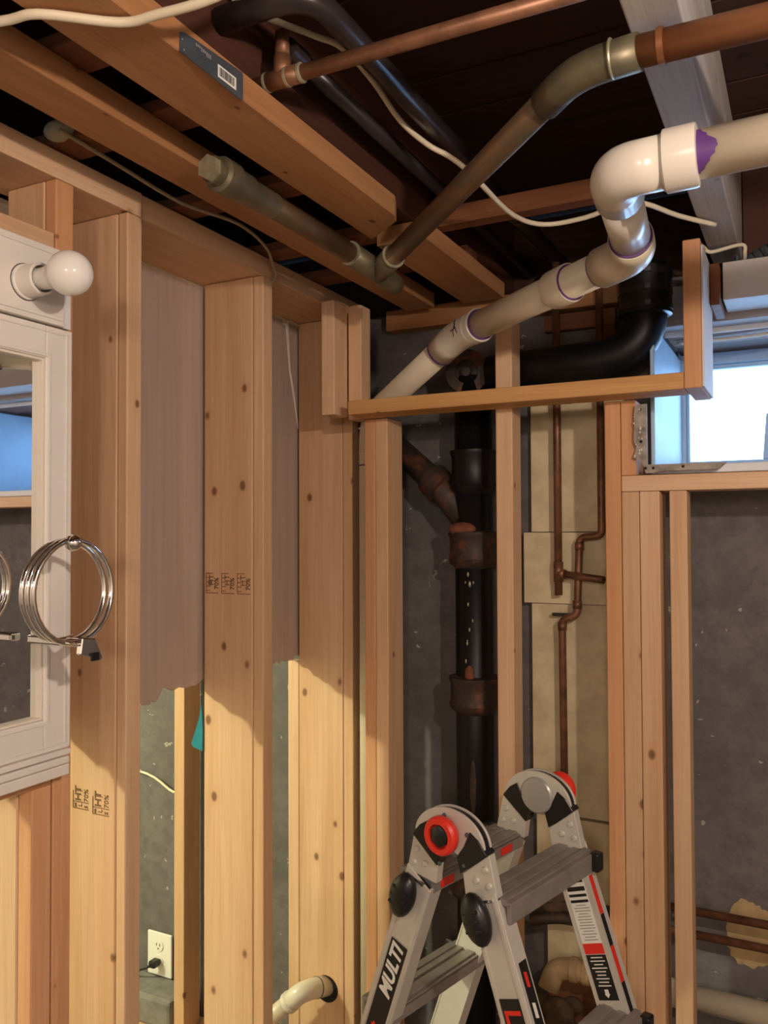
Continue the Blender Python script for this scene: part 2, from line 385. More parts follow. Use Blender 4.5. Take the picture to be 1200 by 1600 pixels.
def grade_stamp(parent, x, y, z, wdt, hgt):
    m = MB(); u, v, n = Z, -X, -Y   # writing runs upward
    yy = y - 0.0004
    def ln(x0, x1, z0, z1): m.box(x0, x1, yy - 0.0002, yy + 0.0003, z0, z1)
    t = 0.0013
    x1 = x + wdt; z1 = z + hgt
    ln(x, x1, z, z + t); ln(x + wdt * .25, x + wdt * .6, z1 - t, z1); ln(x, x + wdt, z + hgt * .36, z + hgt * .36 + t)
    ln(x, x + t, z, z + hgt * .95)
    ln(x + wdt * .12, x + wdt * .22, z + hgt * .06, z + hgt * .3)
    m.text('HT', wdt * .52, (x + wdt * .5, yy, z + hgt * .42), Z, -X, -Y, 0.0003, bold=0.0004)
    m.text('L', wdt * .34, (x + wdt * .58, yy, z + hgt * .12), Z, -X, -Y, 0.0003)
    m.text('S', wdt * .3, (x + wdt * .94, yy, z + hgt * .08), Z, -X, -Y, 0.0003)
    m.text('70%', wdt * .36, (x + wdt * .96, yy, z + hgt * .42), Z, -X, -Y, 0.0003)
    mk('grade_stamp', m, INK, parent)
grade_stamp(s1b, -1.230, 1.129, 1.110, 0.040, 0.034)
grade_stamp(s1b, -1.180, 1.129, 1.106, 0.041, 0.034)
def small_stamp(parent, x, y, z, wdt, hgt):
    m = MB(); yy = y - 0.0004
    for k in range(4): m.box(x, x + wdt * .34, yy - .0002, yy + .0003, z + hgt * (.12 + .22 * k), z + hgt * (.12 + .22 * k) + .0016)
    m.box(x, x + wdt, yy - .0002, yy + .0003, z, z + .0016); m.box(x, x + wdt * .55, yy - .0002, yy + .0003, z + hgt, z + hgt + .0016)
    m.box(x, x + .0012, yy - .0002, yy + .0003, z, z + hgt)
    m.text('HT', hgt * .42, (x + wdt * .62, yy, z + hgt * .4), Z, -X, -Y, 0.0003)
    m.text('70%', hgt * .36, (x + wdt * 1.0, yy, z + hgt * .2), Z, -X, -Y, 0.0003, bold=.0003)
    mk('grade_stamp', m, INK, parent)
for k in range(3): small_stamp(s2b, -1.262 + k * 0.045, 1.553, 1.480, 0.036, 0.046)

# ---------------------------------------------------------------- blocks and posts near the corner
lumber('corner_block', -1.0955, -1.0575, 1.80, 1.868, 1.918, 2.208, W['z'], label='shorter pine block nailed to the wall left of the soffit beam end', cat='lumber', group='blocks at the soffit corner')
lumber('corner_block', -1.0565, -1.0185, 1.870, 1.922, 1.912, 2.208, W['z'], label='taller pine block behind the left end of the soffit beam', cat='lumber', group='blocks at the soffit corner')
def post(name, x0, x1, y0, y1, z0, z1, label, mat=None, group='studs of the back wall'):
    return lumber(name, x0, x1, y0, y1, z0, z1, mat or W['z'], label=label, cat='stud', group=group)
PB = 1.9095
post('wall_post', -1.0105, -0.9795, 1.871, 1.955, 0.0, PB, 'narrow reddish stud left of the corner pair under the soffit beam', WF['z'])
post('wall_post', -0.979, -0.944, 1.871, 1.957, 0.0, PB, 'pine stud, right one of the corner pair under the soffit beam')
post('wall_post', -0.657, -0.616, 1.871, 1.936, 0.0, 2.125, 'lone pine post standing behind the soffit beam, left of the cream boards')
post('wall_post', -0.402, -0.3675, 1.871, 1.96, 0.0, PB, 'orange fir king stud between the cream boards and the window studs', WF['z'])
post('wall_post', -0.3665, -0.3290, 1.871, 1.96, 0.0, 1.7075, 'pine jack stud with a knot, left one of two under the window sill plate')
post('wall_post', -0.3280, -0.2860, 1.871, 1.96, 0.0, 1.7075, 'pine jack stud, right one of two under the window sill plate')
post('wall_post', -0.266, -0.230, 1.871, 1.93, 0.0, 1.7075, 'single pine cripple stud standing free under the window sill plate')
lumber('window_sill_plate', -0.3665, 0.75, 1.871, 1.96, 1.708, 1.743, W['x'], label='horizontal pine plate under the basement window', cat='lumber')
post('wall_post', -0.3665, -0.334, 1.871, 1.96, 1.7435, PB, 'short fir stud left of the window, above the sill plate', WF['z'])

# soffit beam and its upright
lumber('soffit_beam', -1.008, -0.222, 1.78, 1.870, 1.9105, 1.945, WBM['x'], label='long horizontal pine soffit beam carried by the posts', cat='beam')
lumber('soffit_upright', -0.2215, -0.187, 1.78, 1.962, 1.9105, 2.215, WF['z'], label='upright pine hanger at the right end of the soffit beam', cat='lumber')

mk('white_side_board', MB().box(-0.1865, -0.1825, 1.781, 1.961, 1.9125, 2.20, .001), SHEET, label='thin pale sheet on the window side of the soffit hanger', cat='board')  # thin pale sheet covering the hanger's window side
# ---------------------------------------------------------------- ceiling lumber
mk('ceiling_strip', MB().prism([(-0.791, 0.25), (-0.688, 0.25), (-0.688, 1.40), (-0.700, 1.43), (-0.789, 1.498)], (0, 0, 2.22), X, Y, Z, 0.0395, 0.002), WJ['y'],
   label='orange ceiling strip with a steel nail plate, cut off above the copper wye', cat='lumber', group='flat strips under the joists')
lumber('ceiling_strip', -0.798, -0.685, 1.535, 2.03, 2.22, 2.2595, WJ['y'], label='short orange ceiling strip beyond the copper wye', cat='lumber', group='flat strips under the joists')
lumber('ceiling_strip', -0.963, -0.881, 0.25, 2.03, 2.22, 2.2595, WJ['y'], label='long orange ceiling strip between the copper pipe and the top plate', cat='lumber', group='flat strips under the joists')
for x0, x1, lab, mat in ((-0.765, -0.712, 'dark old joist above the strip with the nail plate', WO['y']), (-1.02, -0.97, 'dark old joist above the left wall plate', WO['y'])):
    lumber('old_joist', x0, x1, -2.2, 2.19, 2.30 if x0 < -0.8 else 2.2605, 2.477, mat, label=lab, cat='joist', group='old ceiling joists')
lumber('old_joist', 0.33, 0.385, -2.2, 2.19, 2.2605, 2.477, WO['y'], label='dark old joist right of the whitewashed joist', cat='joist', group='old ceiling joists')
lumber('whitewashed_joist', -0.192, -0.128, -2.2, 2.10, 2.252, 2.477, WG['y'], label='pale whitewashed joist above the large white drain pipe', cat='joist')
for i, (yy, x0, x1) in enumerate(((0.80, -1.0, -0.775), (0.99, -1.19, -0.775), (1.29, -1.19, -0.775), (1.59, -1.19, -0.80), (1.81, -1.19, -0.69))):
    lumber('cross_strip', x0, x1, yy - 0.033, yy + 0.033, 2.2605, 2.282, WB['x'], label=['dark cross strip nearest the top of the frame', 'dark cross strip beside the pale foam lump', 'dark cross strip above the bell end of the copper pipe', 'dark cross strip where the grey cable bends down', 'dark cross strip over the soffit corner'][i], cat='lumber', group='cross strips above the ceiling strips')
lumber('ledger', -1.05, -0.40, 2.074, 2.118, 2.185, 2.242, WJ['x'], label='ledger board along the top of the foundation wall behind the soffit', cat='lumber')
lumber('bridging_block', -0.706, -0.197, 1.595, 1.633, 2.262, 2.302, WB['x'], label='brown bridging block between joists behind the white elbow', cat='lumber')
lumber('bridging_block', -0.127, 0.329, 2.10, 2.138, 2.262, 2.477, WO['x'], label='dark rim block above the window, right of the whitewashed joist', cat='lumber')
mk('foam_lump', MB().ball((-1.075, 0.952, 2.275), 0.02, (1.5, 1.0, 0.8)), FOAM, label='pale greenish foam lump wedged over the near top plate', cat='foam')
# steel nail plate with bar code
m = MB(); m.prism([(0.793, 2.219), (0.793, 2.243), (0.801, 2.2465), (0.918, 2.2545), (0.921, 2.2525), (0.921, 2.2165), (0.915, 2.2155)], (-0.6875, 0, 0), Y, Z, X, 0.0022)
e = mk('nail_plate', m, STEEL, label='grey steel nail plate with bar code on the orange ceiling strip', cat='plate')
m = MB(); m.box(-0.6853, -0.6849, 0.866, 0.905, 2.2225, 2.2395); lb = mk('barcode_label', m, PRINTW, e)
m = MB(); yb = 0.869
while yb < 0.901:
    wd = random.choice((0.0006, 0.0010, 0.0016)); m.box(-0.6849, -0.6847, yb, yb + wd, 2.2255, 2.2370); yb += wd + random.choice((0.0007, 0.0012))
mk('barcode', m, PRINTB, lb)
m = MB(); 
for k in range(9): m.box(-0.6853, -0.6850, 0.822 + k * .0035, 0.8235 + k * .0035, 2.2405 - k * .0006 + (k % 3) * .001, 2.2445 - k * .0002)
mk('scuff', m, PRINTG, e)
m = MB()
for yy, zz in ((0.797, 2.236), (0.80, 2.224)): m.ball((-0.6853, yy, zz), 0.0028, (0.5, 1, 1), 10)
mk('nail_head', m, STEEL, e)

# ---------------------------------------------------------------- copper drain with wye
cd_ = empty('copper_drain', (-0.764, 1.50, 2.17), 'large aged copper drain pipe with wye fitting hung under the joists', 'pipe')
A = V((-0.824, 1.06, 2.19)); B = V((-0.815, 1.47, 2.183)); Cw = V((-0.800, 1.60, 2.165))
D0 = V((-0.752, 1.505, 2.176)); D1 = V((-0.262, 1.075, 2.2235)); D2 = V((-0.160, 1.066, 2.2235)); D3 = V((0.6, 1.085, 2.2235))
rC = 0.0198
mk('branch_pipe', MB().tube([A + (B - A) * .12, B], rC), COPB, cd_)
ax = (A - B).normalized()
mk('cleanout_bell', MB().lathe([(rC, -.13), (.0225, -.128), (.0225, -.06), (.025, -.055), (.025, -.02), (.0285, -.016), (.0285, .014), (.022, .018), (.022, .032), (.0, .033)], A, ax, 24), COPG, cd_)
mk('cleanout_plug', MB().lathe([(.020, 0), (.020, .014), (0, .014)], A + ax * .03, ax, 6), SOLD, cd_)
mk('wye_body', MB().tube([B - (B - A).normalized() * .02, B + V((.006, .06, -.006)), Cw, Cw + V((.003, .025, -.004)), Cw + V((.003, .034, -.006))], [.0238, .0238, .0236, .021, .010]).tube([V((-0.806, 1.555, 2.172)), D0 + (D1 - D0).normalized() * .02], .0236), COPG, cd_)
mk('diagonal_pipe', MB().tube([D0, D1 + (D0 - D1).normalized() * .03], rC), COPB, cd_)
for p, d in ((B - (B - A).normalized() * .02, (B - A).normalized()), (D0 + (D1 - D0).normalized() * .02, (D0 - D1).normalized()), (D2 + V((-.055, 0, 0)), V((1, 0, 0)))):
    mk('solder_ring', MB().lathe([(.0242, -.0018), (.0250, 0), (.0242, .0018)], p, d, 28), SOLD, cd_)
mk('elbow', MB().tube([D1 + (D0 - D1).normalized() * .075, D1, D2 + V((-.02, 0, 0))], .0235, bend=.045, n=8), COPG, cd_)
mk('main_pipe', MB().tube([D2 + V((-.03, 0, 0)), D3], .0200), COPR, cd_)
mk('hanger_strap', MB().lathe([(.0206, -.004), (.0222, -.004), (.0222, .004), (.0206, .004)], D2 + V((.006, 0, 0)), X, 28).box(D2.x + .002, D2.x + .010, 1.087, 1.0885, 2.225, 2.2515), COPR, cd_)

# thin copper supply with tee
sp = empty('copper_supply_pipe', (-0.55, 0.988, 2.261), 'thin copper supply pipe with soldered tee crossing above the ceiling strips', 'pipe')
mk('pipe', MB().tube([(-0.708, 0.985, 2.2735), (-0.196, 0.992, 2.2735)], .0108), COPP, sp)
mk('tee', MB().tube([(-0.690, 0.9855, 2.2735), (-0.632, 0.986, 2.2735)], .0132).tube([(-0.664, 0.9855, 2.2735), (-0.664, 0.9855, 2.305)], .0125), COPP, sp)
for xx in (-0.690, -0.655, -0.632): mk('solder_ring', MB().lathe([(.0120, -.003), (.0140, -.002), (.0140, .002), (.0120, .003)], (xx, .986, 2.2735), X, 20), SOLD, sp)
mk('riser', MB().tube([(-0.664, 0.9855, 2.305), (-0.664, 0.9855, 2.34)], .0105), COPP, sp)

# gas pipes
g = empty('gas_pipe', (-0.65, 1.5, 2.30), 'dark iron gas pipe nearer the dark joist side', 'pipe', 'dark iron pipes between the joists')
mk('pipe', MB().tube([(-0.662, 1.02, 2.322), (-0.662, 2.18, 2.322)], .0135), IRONP, g)
mk('end_cap', MB().lathe([(.016, -.005), (.0165, .03), (.0165, .033)], (-0.662, 1.0, 2.322), Y, 20), IRONP, g)
g = empty('gas_pipe', (-0.555, 1.5, 2.30), 'dark iron gas pipe that elbows over toward the nail plate', 'pipe', 'dark iron pipes between the joists')
mk('pipe', MB().tube([(-0.708, 0.900, 2.322), (-0.566, 0.900, 2.322), (-0.566, 2.18, 2.322)], .0175, bend=.06), IRONP, g)
mk('coupling', MB().tube([(-0.566, 1.72, 2.322), (-0.566, 1.80, 2.322)], .021), IRONP, g)

# cables
def cable(pts, r, mat, name, label, sub=5, flat=1.0):
    P = [V(p) for p in pts]; Q = []
    for i in range(len(P) - 1):
        p0 = P[max(i - 1, 0)]; p1 = P[i]; p2 = P[i + 1]; p3 = P[min(i + 2, len(P) - 1)]
        for k in range(sub):
            t = k / sub; Q.append(0.5 * ((2 * p1) + (p2 - p0) * t + (2 * p0 - 5 * p1 + 4 * p2 - p3) * t * t + (3 * p1 - p0 - 3 * p2 + p3) * t ** 3))
    Q.append(P[-1])
    return mk(name, MB().tube(Q, r, 12), mat, label=label, cat='cable')
cable([(-1.05, .55, 2.215), (-0.95, .60, 2.212), (-0.823, .642, 2.212), (-0.772, .653, 2.212), (-0.702, .707, 2.212), (-0.652, .716, 2.212), (-0.576, .724, 2.214), (-0.48, .74, 2.24), (-0.46, .80, 2.30)], .0055, CABLE, 'white_cable', 'thick white cable draped under the ceiling strips at the upper left')
cable([(-0.700, .895, 2.375), (-0.698, .932, 2.36), (-0.668, .974, 2.352), (-0.630, 1.022, 2.345), (-0.610, 1.066, 2.345), (-0.608, 1.16, 2.34), (-0.606, 1.255, 2.318), (-0.585, 1.32, 2.30), (-0.555, 1.345, 2.283), (-0.530, 1.362, 2.262), (-0.513, 1.391, 2.243), (-0.506, 1.548, 2.24), (-0.467, 1.628, 2.240), (-0.384, 1.636, 2.242), (-0.29, 1.62, 2.25), (-0.22, 1.72, 2.245), (-0.16, 1.80, 2.243)], .0048, CABLE, 'white_cable', 'white cable sagging behind the copper drain to the white elbow')
cable([(-0.205, 1.90, 2.245), (-0.196, 1.95, 2.247), (-0.19, 1.955, 2.240), (-0.176, 1.96, 2.239), (-0.120, 1.96, 2.245), (-0.115, 1.965, 2.225), (-0.118, 2.00, 2.212), (-0.115, 2.09, 2.212)], .0042, CABLE, 'white_cable', 'short white cable curling off the end of the whitewashed joist')
cable([(-1.05, .93, 2.262), (-1.042, 1.049, 2.25), (-1.052, 1.22, 2.248), (-1.025, 1.36, 2.25), (-1.055, 1.50, 2.25), (-1.085, 1.57, 2.235), (-1.094, 1.595, 2.218), (-1.0965, 1.585, 2.198)], .0035, CABLEG, 'grey_cable', 'thin grey cable looping along the top plate')
cable([(-1.75, 2.05, 0.83), (-1.83, 2.09, 0.79), (-1.95, 2.10, 0.83), (-2.2, 2.10, 0.85)], .004, CABLE, 'white_cable', 'thin white cable sagging over the concrete behind the left studs')

# ---------------------------------------------------------------- white PVC drain run
pv = empty('pvc_drain', (-0.6, 1.6, 2.0), 'white plastic drain run stepping from the ceiling down behind the soffit beam', 'pipe')
r = 0.0302; rh = 0.0352
P0 = V((0.75, 1.104, 2.112)); P1 = V((-0.222, 1.104, 2.092)); P2 = V((-0.250, 1.408, 2.082)); P3 = V((-0.698, 1.742, 2.066)); P4 = V((-1.0455, 1.968, 1.93)); P5 = V((-1.0455, 1.968, 0.02))
d01 = (P1 - P0).normalized(); d12 = (P2 - P1).normalized(); d23 = (P3 - P2).normalized(); d34 = (P4 - P3).normalized()
mk('supply_length', MB().tube([P0, P1 - d01 * .06], r, 32), PVC, pv)
mk('elbow', MB().tube([P1 - d01 * .062, P1, P1 + d12 * .075], .0345, 32, bend=.062, n=10), PVCF, pv)
mk('hub', MB().lathe([(r, -.040), (.0385, -.039), (.0395, -.036), (.0395, .0), (.0345, .004)], P1 - d01 * .066, d01, 32), PVCF, pv)
b2 = bmesh.new(); uu = V((0, 0, 1)); uu = (uu - d01 * uu.dot(d01)).normalized(); ww = d01.cross(uu); prev = None
for k in range(25):   # dried purple primer that ran out of the joint
    a = math.radians(40 + k * 5); ln_ = .004 + .020 * math.sin(math.pi * k / 24) ** 2 + random.uniform(0, .004)
    e_ = (uu * math.cos(a) - ww * math.sin(a) * (1 if ww.y > 0 else -1)) * (r + .0004); c_ = P1 - d01 * .104
    q = (b2.verts.new(c_ + e_), b2.verts.new(c_ - d01 * ln_ + e_))
    if prev: b2.faces.new((prev[0], q[0], q[1], prev[1])).smooth = True
    prev = q
m = MB(); m.merge(b2); mk('primer_stain', m, PRIMER, pv)
mk('short_length', MB().tube([P1 + d12 * .07, P2 - d12 * .04], .0308, 32), PVCF, pv)
mk('elbow', MB().tube([P2 - d12 * .070, P2, P2 + d23 * .080], .0355, 32, bend=.045, n=8), PVC, pv)
mk('long_length', MB().tube([P2 + d23 * .07, P3 - d23 * .03], r, 32), PVC, pv)
for p, d in ((P2 - d12 * .071, d12), (P2 + d23 * .081, d23), (P2 + d23 * .165, d23), (P3 - d23 * .09, d23)):
    mk('primer_ring', MB().lathe([(r + .0002, -.0035), (.0338, -.003), (.0338, .003), (r + .0002, .0035)], p, d, 32), PRIMER, pv)
mk('coupling', MB().lathe([(.0358, -.002), (.0368, .0), (.0368, .046), (.0358, .05)], P2 + d23 * .165, d23, 32), PVC, pv)
mk('elbow', MB().tube([P3 - d23 * .075, P3, P3 + d34 * .075], .0350, 32, bend=.05, n=8), PVCF, pv)
for o_, rr in ((-.082, .0372), (-.058, .0362)): mk('hub', MB().lathe([(rr - .002, -.009), (rr, -.008), (rr, .008), (rr - .002, .009)], P3 + d23 * o_, d23, 32), PVCF, pv)
mk('primer_ring', MB().lathe([(r + .0002, -.003), (.0355, -.0025), (.0355, .0025), (r + .0002, .003)], P3 + d34 * .077, d34, 32), PRIMER, pv)
mk('lower_length', MB().tube([P3 + d34 * .06, P4, P5], r, 32, bend=.07), PVC, pv)
for z_ in (1.80, 1.835, 1.90): mk('coupling_edge', MB().lathe([(r, -.002), (r + .0018, 0), (r, .002)], (P4.x, P4.y, z_), Z, 32), PRIMER if z_ == 1.80 else PVCF, pv)
m = MB()   # marker strokes on the far elbow
c0 = P3 - d23 * .035; nn = V((0.45, -0.85, 0.1)); nn = (nn - d23 * nn.dot(d23)).normalized(); vv = nn.cross(d23)
for a, b in (((-.014, .018), (.006, -.020)), ((.004, .020), (-.004, -.006)), ((-.010, .004), (.012, .008))):
    pa = c0 + d23 * a[0] + vv * a[1]; pb = c0 + d23 * b[0] + vv * b[1]
    q = []
    for k in range(6):
        p = pa.lerp(pb, k / 5); off = (p - c0) - d23 * (p - c0).dot(d23); hgt = math.sqrt(max(.0353 ** 2 - off.dot(vv) ** 2, 0)); q.append(c0 + d23 * (p - c0).dot(d23) + vv * off.dot(vv) + nn * hgt)
    m.tube(q, .0011, 6)
mk('marker_stroke', m, PRINTB, pv)

# second PVC: trap arm through the third stud, and the low horizontal run at the right
tr = empty('pvc_trap_arm', (-1.20, 1.95, 0.25), 'white plastic drain arm elbowing through the foot of the third stud', 'pipe')
T0 = V((-1.185, 1.985, .384)); T1 = V((-1.211, 1.890, .408)); T2 = V((-1.338, 1.880, .288))
mk('elbow', MB().tube([T0, T1, T1 + (T2 - T1).normalized() * .06], .026, 28, bend=.045, n=8), PVCF, tr)
mk('pipe', MB().tube([T1 + (T2 - T1).normalized() * .04, T2 + (T2 - T1) * .5], .0225, 28), PVC, tr)
mk('hub', MB().lathe([(.0262, -.002), (.028, 0), (.028, .012), (.0262, .014)], T1 + (T2 - T1).normalized() * .05, (T2 - T1).normalized(), 28), PVCF, tr)
mk('clamp_ring', MB().lathe([(.0262, -.0015), (.0275, -.0015), (.0275, .0015), (.0262, .0015)], (T0 + T1) / 2, (T0 - T1).normalized(), 28), STEEL, tr)
mk('bored_hole_edge', MB().lathe([(.027, 0), (.036, .0), (.036, .0006), (.027, .0006)], (-1.185, 1.9662, .382), Y, 28), BLKD, tr)
lo = empty('pvc_low_pipe', (0, 2.05, .51), 'white plastic pipe low on the grey wall at the right', 'pipe')
mk('pipe', MB().tube([(-0.30, 2.055, .546), (1.2, 2.055, .53)], .0275, 28), PVC, lo)
mk('hub', MB().tube([(-0.325, 2.055, .546), (-0.285, 2.055, .546)], .031, 28), PVCF, lo)

# ---------------------------------------------------------------- cast iron stack and black elbow
st = empty('cast_iron_stack', (-0.785, 2.03, 0), 'black cast iron soil stack with rusty hubs behind the soffit', 'pipe')
sx, sy = -0.770, 2.018
mk('barrel', MB().tube([(sx, sy, 0.0), (sx, sy, 2.02)], .048, 28), BLACKI, st)
def hub(z0, z1, rr, mat, parent): return mk('hub', MB().lathe([(.048, z0 - .012), (rr, z0), (rr + .004, z0 + .012), (rr, z0 + .024), (rr, z1 - .016), (rr + .004, z1 - .008), (rr + .004, z1), (.048, z1 + .004)], (sx, sy, 0), Z, 28), mat, parent)
hub(1.73, 1.83, .056, BLACKI, st); hub(1.54, 1.62, .062, RUST, st); hub(1.17, 1.25, .062, RUST, st); hub(0.70, 0.78, .062, RUST, st)
mk('rust_lump', MB().ball((sx - .012, sy - .048, 1.628), .026, (1.4, .6, .7)), RUSTO, st)
mk('rust_lump', MB().ball((sx + .005, sy - .050, 1.262), .014, (.9, .6, 1.6)), RUSTO, st)
mk('rust_streak', MB().ball((sx + .012, sy - .047, .98), .010, (.9, .4, 7)), RUST, st)
m = MB()
for k in range(10): m.ball((sx + random.uniform(-.006, .018), sy - .0475, random.uniform(1.27, 1.52)), random.uniform(.002, .005), (.8, .5, 1.8), 8)
mk('drip', m, SOLD, st, kind='stuff')
b0 = V((sx - .02, sy - .005, 1.655)); b1 = V((-0.878, 2.025, 1.752)); b2_ = V((-1.06, 2.065, 1.90))
mk('branch', MB().tube([b0, b1, b2_], [.036, .034, .030], 24), RUST, st)
bd = (b1 - b0).normalized()
mk('branch_hub', MB().lathe([(.034, -.03), (.045, -.028), (.045, .018), (.034, .024)], b1, (b2_ - b0).normalized(), 24), RUST, st)
mk('cleanout_face', MB().lathe([(.050, 0), (.056, .004), (.056, .018), (.030, .019), (.030, .010), (.012, .010), (.012, .030), (0, .030)], (sx, sy - .03, 2.03), V((.15, -1, -.1)), 28), RUST, st)
be = empty('black_drain_elbow', (-0.355, 2.03, 2.0), 'thick black drain elbow with rubber coupling behind the soffit', 'pipe')
bx, by = -0.330, 1.985
mk('elbow', MB().tube([(bx, by, 2.24), (bx, by, 2.028), (-0.712, by + .01, 2.018)], .050, 32, bend=.12, n=10), BLACKI, be)
mk('coupling', MB().lathe([(.052, 2.118), (.060, 2.120), (.060, 2.225), (.052, 2.228)], (bx, by, 0), Z, 32), BLKP, be)
for z_ in (2.135, 2.172, 2.21):
    mk('band_clamp', MB().lathe([(.0602, z_ - .006), (.0615, z_ - .006), (.0615, z_ + .006), (.0602, z_ + .006)], (bx, by, 0), Z, 32), IRONP, be)
    mk('clamp_screw', MB().box(bx + .010, bx + .024, by - .070, by - .058, z_ - .006, z_ + .006, .002), STEEL, be)

# old timbers glimpsed inside the soffit
lumber('inner_brace', -0.60, -0.42, 2.09, 2.115, 2.135, 2.178, WB['x'], label='brown brace behind the sloping white pipe, left of the black coupling', cat='lumber')
lumber('inner_brace', -0.455, -0.42, 2.085, 2.112, 2.06, 2.134, WB['z'], label='short brown upright beside the black elbow in the soffit', cat='lumber')

# ---------------------------------------------------------------- cream boards and copper pipes in the middle bay
def cream(x0, x1, z0, z1, yf, label): return mk('cream_board', MB().box(x0, x1, yf, 2.118, z0, z1, .0015), TAN, label=label, cat='board', group='cream boards on the foundation wall')
cream(-0.640, -0.405, 1.620, 2.02, 2.094, 'top cream board under the soffit beam')
cream(-0.658, -0.405, 1.438, 1.6185, 2.084, 'proud middle cream board behind the copper elbow')
cream(-0.640, -0.405, 0.905, 1.4365, 2.092, 'long cream board below the jogged copper pipe')
cream(-0.632, -0.405, 0.700, 0.898, 2.092, 'short cream board behind the ladder hinge')
cream(-0.605, -0.405, 0.30, 0.655, 2.088, 'lowest cream board behind the ladder')
cp = empty('copper_pipe', (-0.562, 2.05, 1.46), 'copper riser with capped stub tee in front of the cream boards', 'pipe', 'copper risers in the middle bay')
px_, py_ = -0.560, 2.058
mk('pipe', MB().tube([(px_, py_, 1.462), (px_, py_, 2.30)], .0098), COPP, cp)
mk('tee', MB().tube([(px_, py_, 1.495), (px_, py_, 1.545)], .0122).tube([(px_, py_, 1.516), (px_ + .018, py_ - .004, 1.515)], .0120), COPP, cp)
mk('stub', MB().tube([(px_ + .012, py_ - .003, 1.515), (-0.440, 2.022, 1.504)], .0092), COPP, cp)
cp = empty('copper_pipe', (-0.50, 2.05, .9), 'jogged copper riser dropping past the cream boards', 'pipe', 'copper risers in the middle bay')
mk('pipe', MB().tube([(-0.452, 2.06, 2.28), (-0.452, 2.06, 1.610), (-0.506, 2.058, 1.606), (-0.514, 2.058, 1.412), (-0.551, 2.056, 1.402), (-0.548, 2.056, 0.75)], .0092, bend=.016), COPP, cp)
for z_, xx in ((1.585, -.506), (1.44, -.513), (1.385, -.551)): mk('elbow_collar', MB().tube([(xx, 2.057, z_ - .01), (xx, 2.057, z_ + .01)], .0112), COPP, cp)
mk('pipe_clip', MB().box(-0.580, -0.515, 2.066, 2.0835, 1.408, 1.416, .002), IRONP, cp)
mk('riser_and_shadow_gap', MB().tube([(-0.424, 2.045, .66), (-0.424, 2.045, 1.60)], .012), BLKD, label='dark iron riser that also stands for the shadow gap beside the king stud', cat='pipe')  # iron pipe drawn on downward in near-black to stand for the shadow gap
for z_, lab in ((.745, 'upper bare copper pipe low on the grey wall'), (.692, 'lower bare copper pipe low on the grey wall')):
    mk('copper_line', MB().tube([(-0.36, 2.05, z_), (1.25, 2.05, z_)], .0095), COPP, label=lab, cat='pipe', group='copper lines on the grey wall')
m = MB(); pp = []
for k in range(44):
    a = 2 * math.pi * k / 44; rr = 1 + .10 * math.sin(3 * a + 1) + random.uniform(-.06, .06)
    pp.append((-.128 + .062 * rr * math.cos(a) * (1 - .15 * math.sin(a)), .690 + .074 * rr * math.sin(a)))
mk('bare_patch', MB().prism(pp, (0, 2.1205, 0), X, Z, -Y, .0015), PATCH, wall_back)

# clutter at the bottom of the middle bay
t = empty('dirty_trap', (-0.50, 2.0, .5), 'dirty tan plastic trap low behind the ladder', 'pipe')
mk('elbow', MB().tube([(-0.575, 1.985, .520), (-0.560, 2.005, .572), (-0.425, 2.0, .572)], .025, 24, bend=.05), DIRT, t)
for xx in (-.515, -.485): mk('hub', MB().lathe([(.025, -.010), (.0285, -.008), (.0285, .008), (.025, .010)], (xx, 2.003, .572), X, 24), DIRT, t)
m = MB()
for k in range(7): m.ball((-.56 + random.uniform(-.03, .05), 2.055, .70 + random.uniform(-.015, .02)), random.uniform(.014, .024), (1.4, .7, .7), 10)
mk('crumpled_rag', m, RAG, label='crumpled brown rag on a pipe behind the ladder', cat='rag')
m = MB()
for k in range(9): m.ball((-.585 + random.uniform(-.03, .06), 2.0 + random.uniform(-.02, .03), .455 + random.uniform(-.05, .03)), random.uniform(.022, .036), (1.2, .8, .9), 10)
mk('crumpled_rag', m, RAG, label='dark brown bundle hanging under the dirty trap', cat='rag')
mk('short_waste_pipe', MB().tube([(-0.63, 2.03, .655), (-0.56, 2.04, .672), (-0.44, 2.05, .668)], .014, bend=.03), RUST, label='short rusty waste pipe under the brown rag', cat='pipe')
lumber('bay_board', -0.605, -0.41, 2.066, 2.084, .32, .53, WB['x'], label='dark board leaning behind the dirty trap', cat='lumber')

# ---------------------------------------------------------------- window
win = tag(put(bpy.data.objects.new('window_1', None), None, (0.15, 2.44, 1.76)), kind='structure')
m = MB(); fx0, fx1, fz0, fz1 = -0.317, 0.629, 1.746, 2.125
m.box(fx0, fx0 + .020, 2.42, 2.47, fz0, fz1, .003).box(fx1 - .020, fx1, 2.42, 2.47, fz0, fz1, .003).box(fx0 + .02, fx1 - .02, 2.42, 2.47, fz1 - .05, fz1, .003).box(fx0 + .02, fx1 - .02, 2.42, 2.47, fz0, fz0 + .05, .003)
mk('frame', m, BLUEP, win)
m = MB(); m.box(-.2965, .6085, 2.43, 2.455, 2.063, 2.0745, .002).box(-.2965, -.289, 2.43, 2.455, 1.797, 2.062, .002).box(.601, .6085, 2.43, 2.455, 1.797, 2.062, .002).box(-.2885, .6005, 2.43, 2.455, 1.797, 1.812, .002)
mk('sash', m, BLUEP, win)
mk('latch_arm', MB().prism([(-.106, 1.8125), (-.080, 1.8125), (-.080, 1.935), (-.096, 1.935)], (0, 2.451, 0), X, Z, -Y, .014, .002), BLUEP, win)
mk('pane', MB().box(-.2885, .6005, 2.452, 2.454, 1.8125, 2.0625), GLASS, win)
lumber('trim_2', WX0 + .0005, -0.308, 1.962, 2.419, 1.746, 2.092, BLUEP, kind='structure')
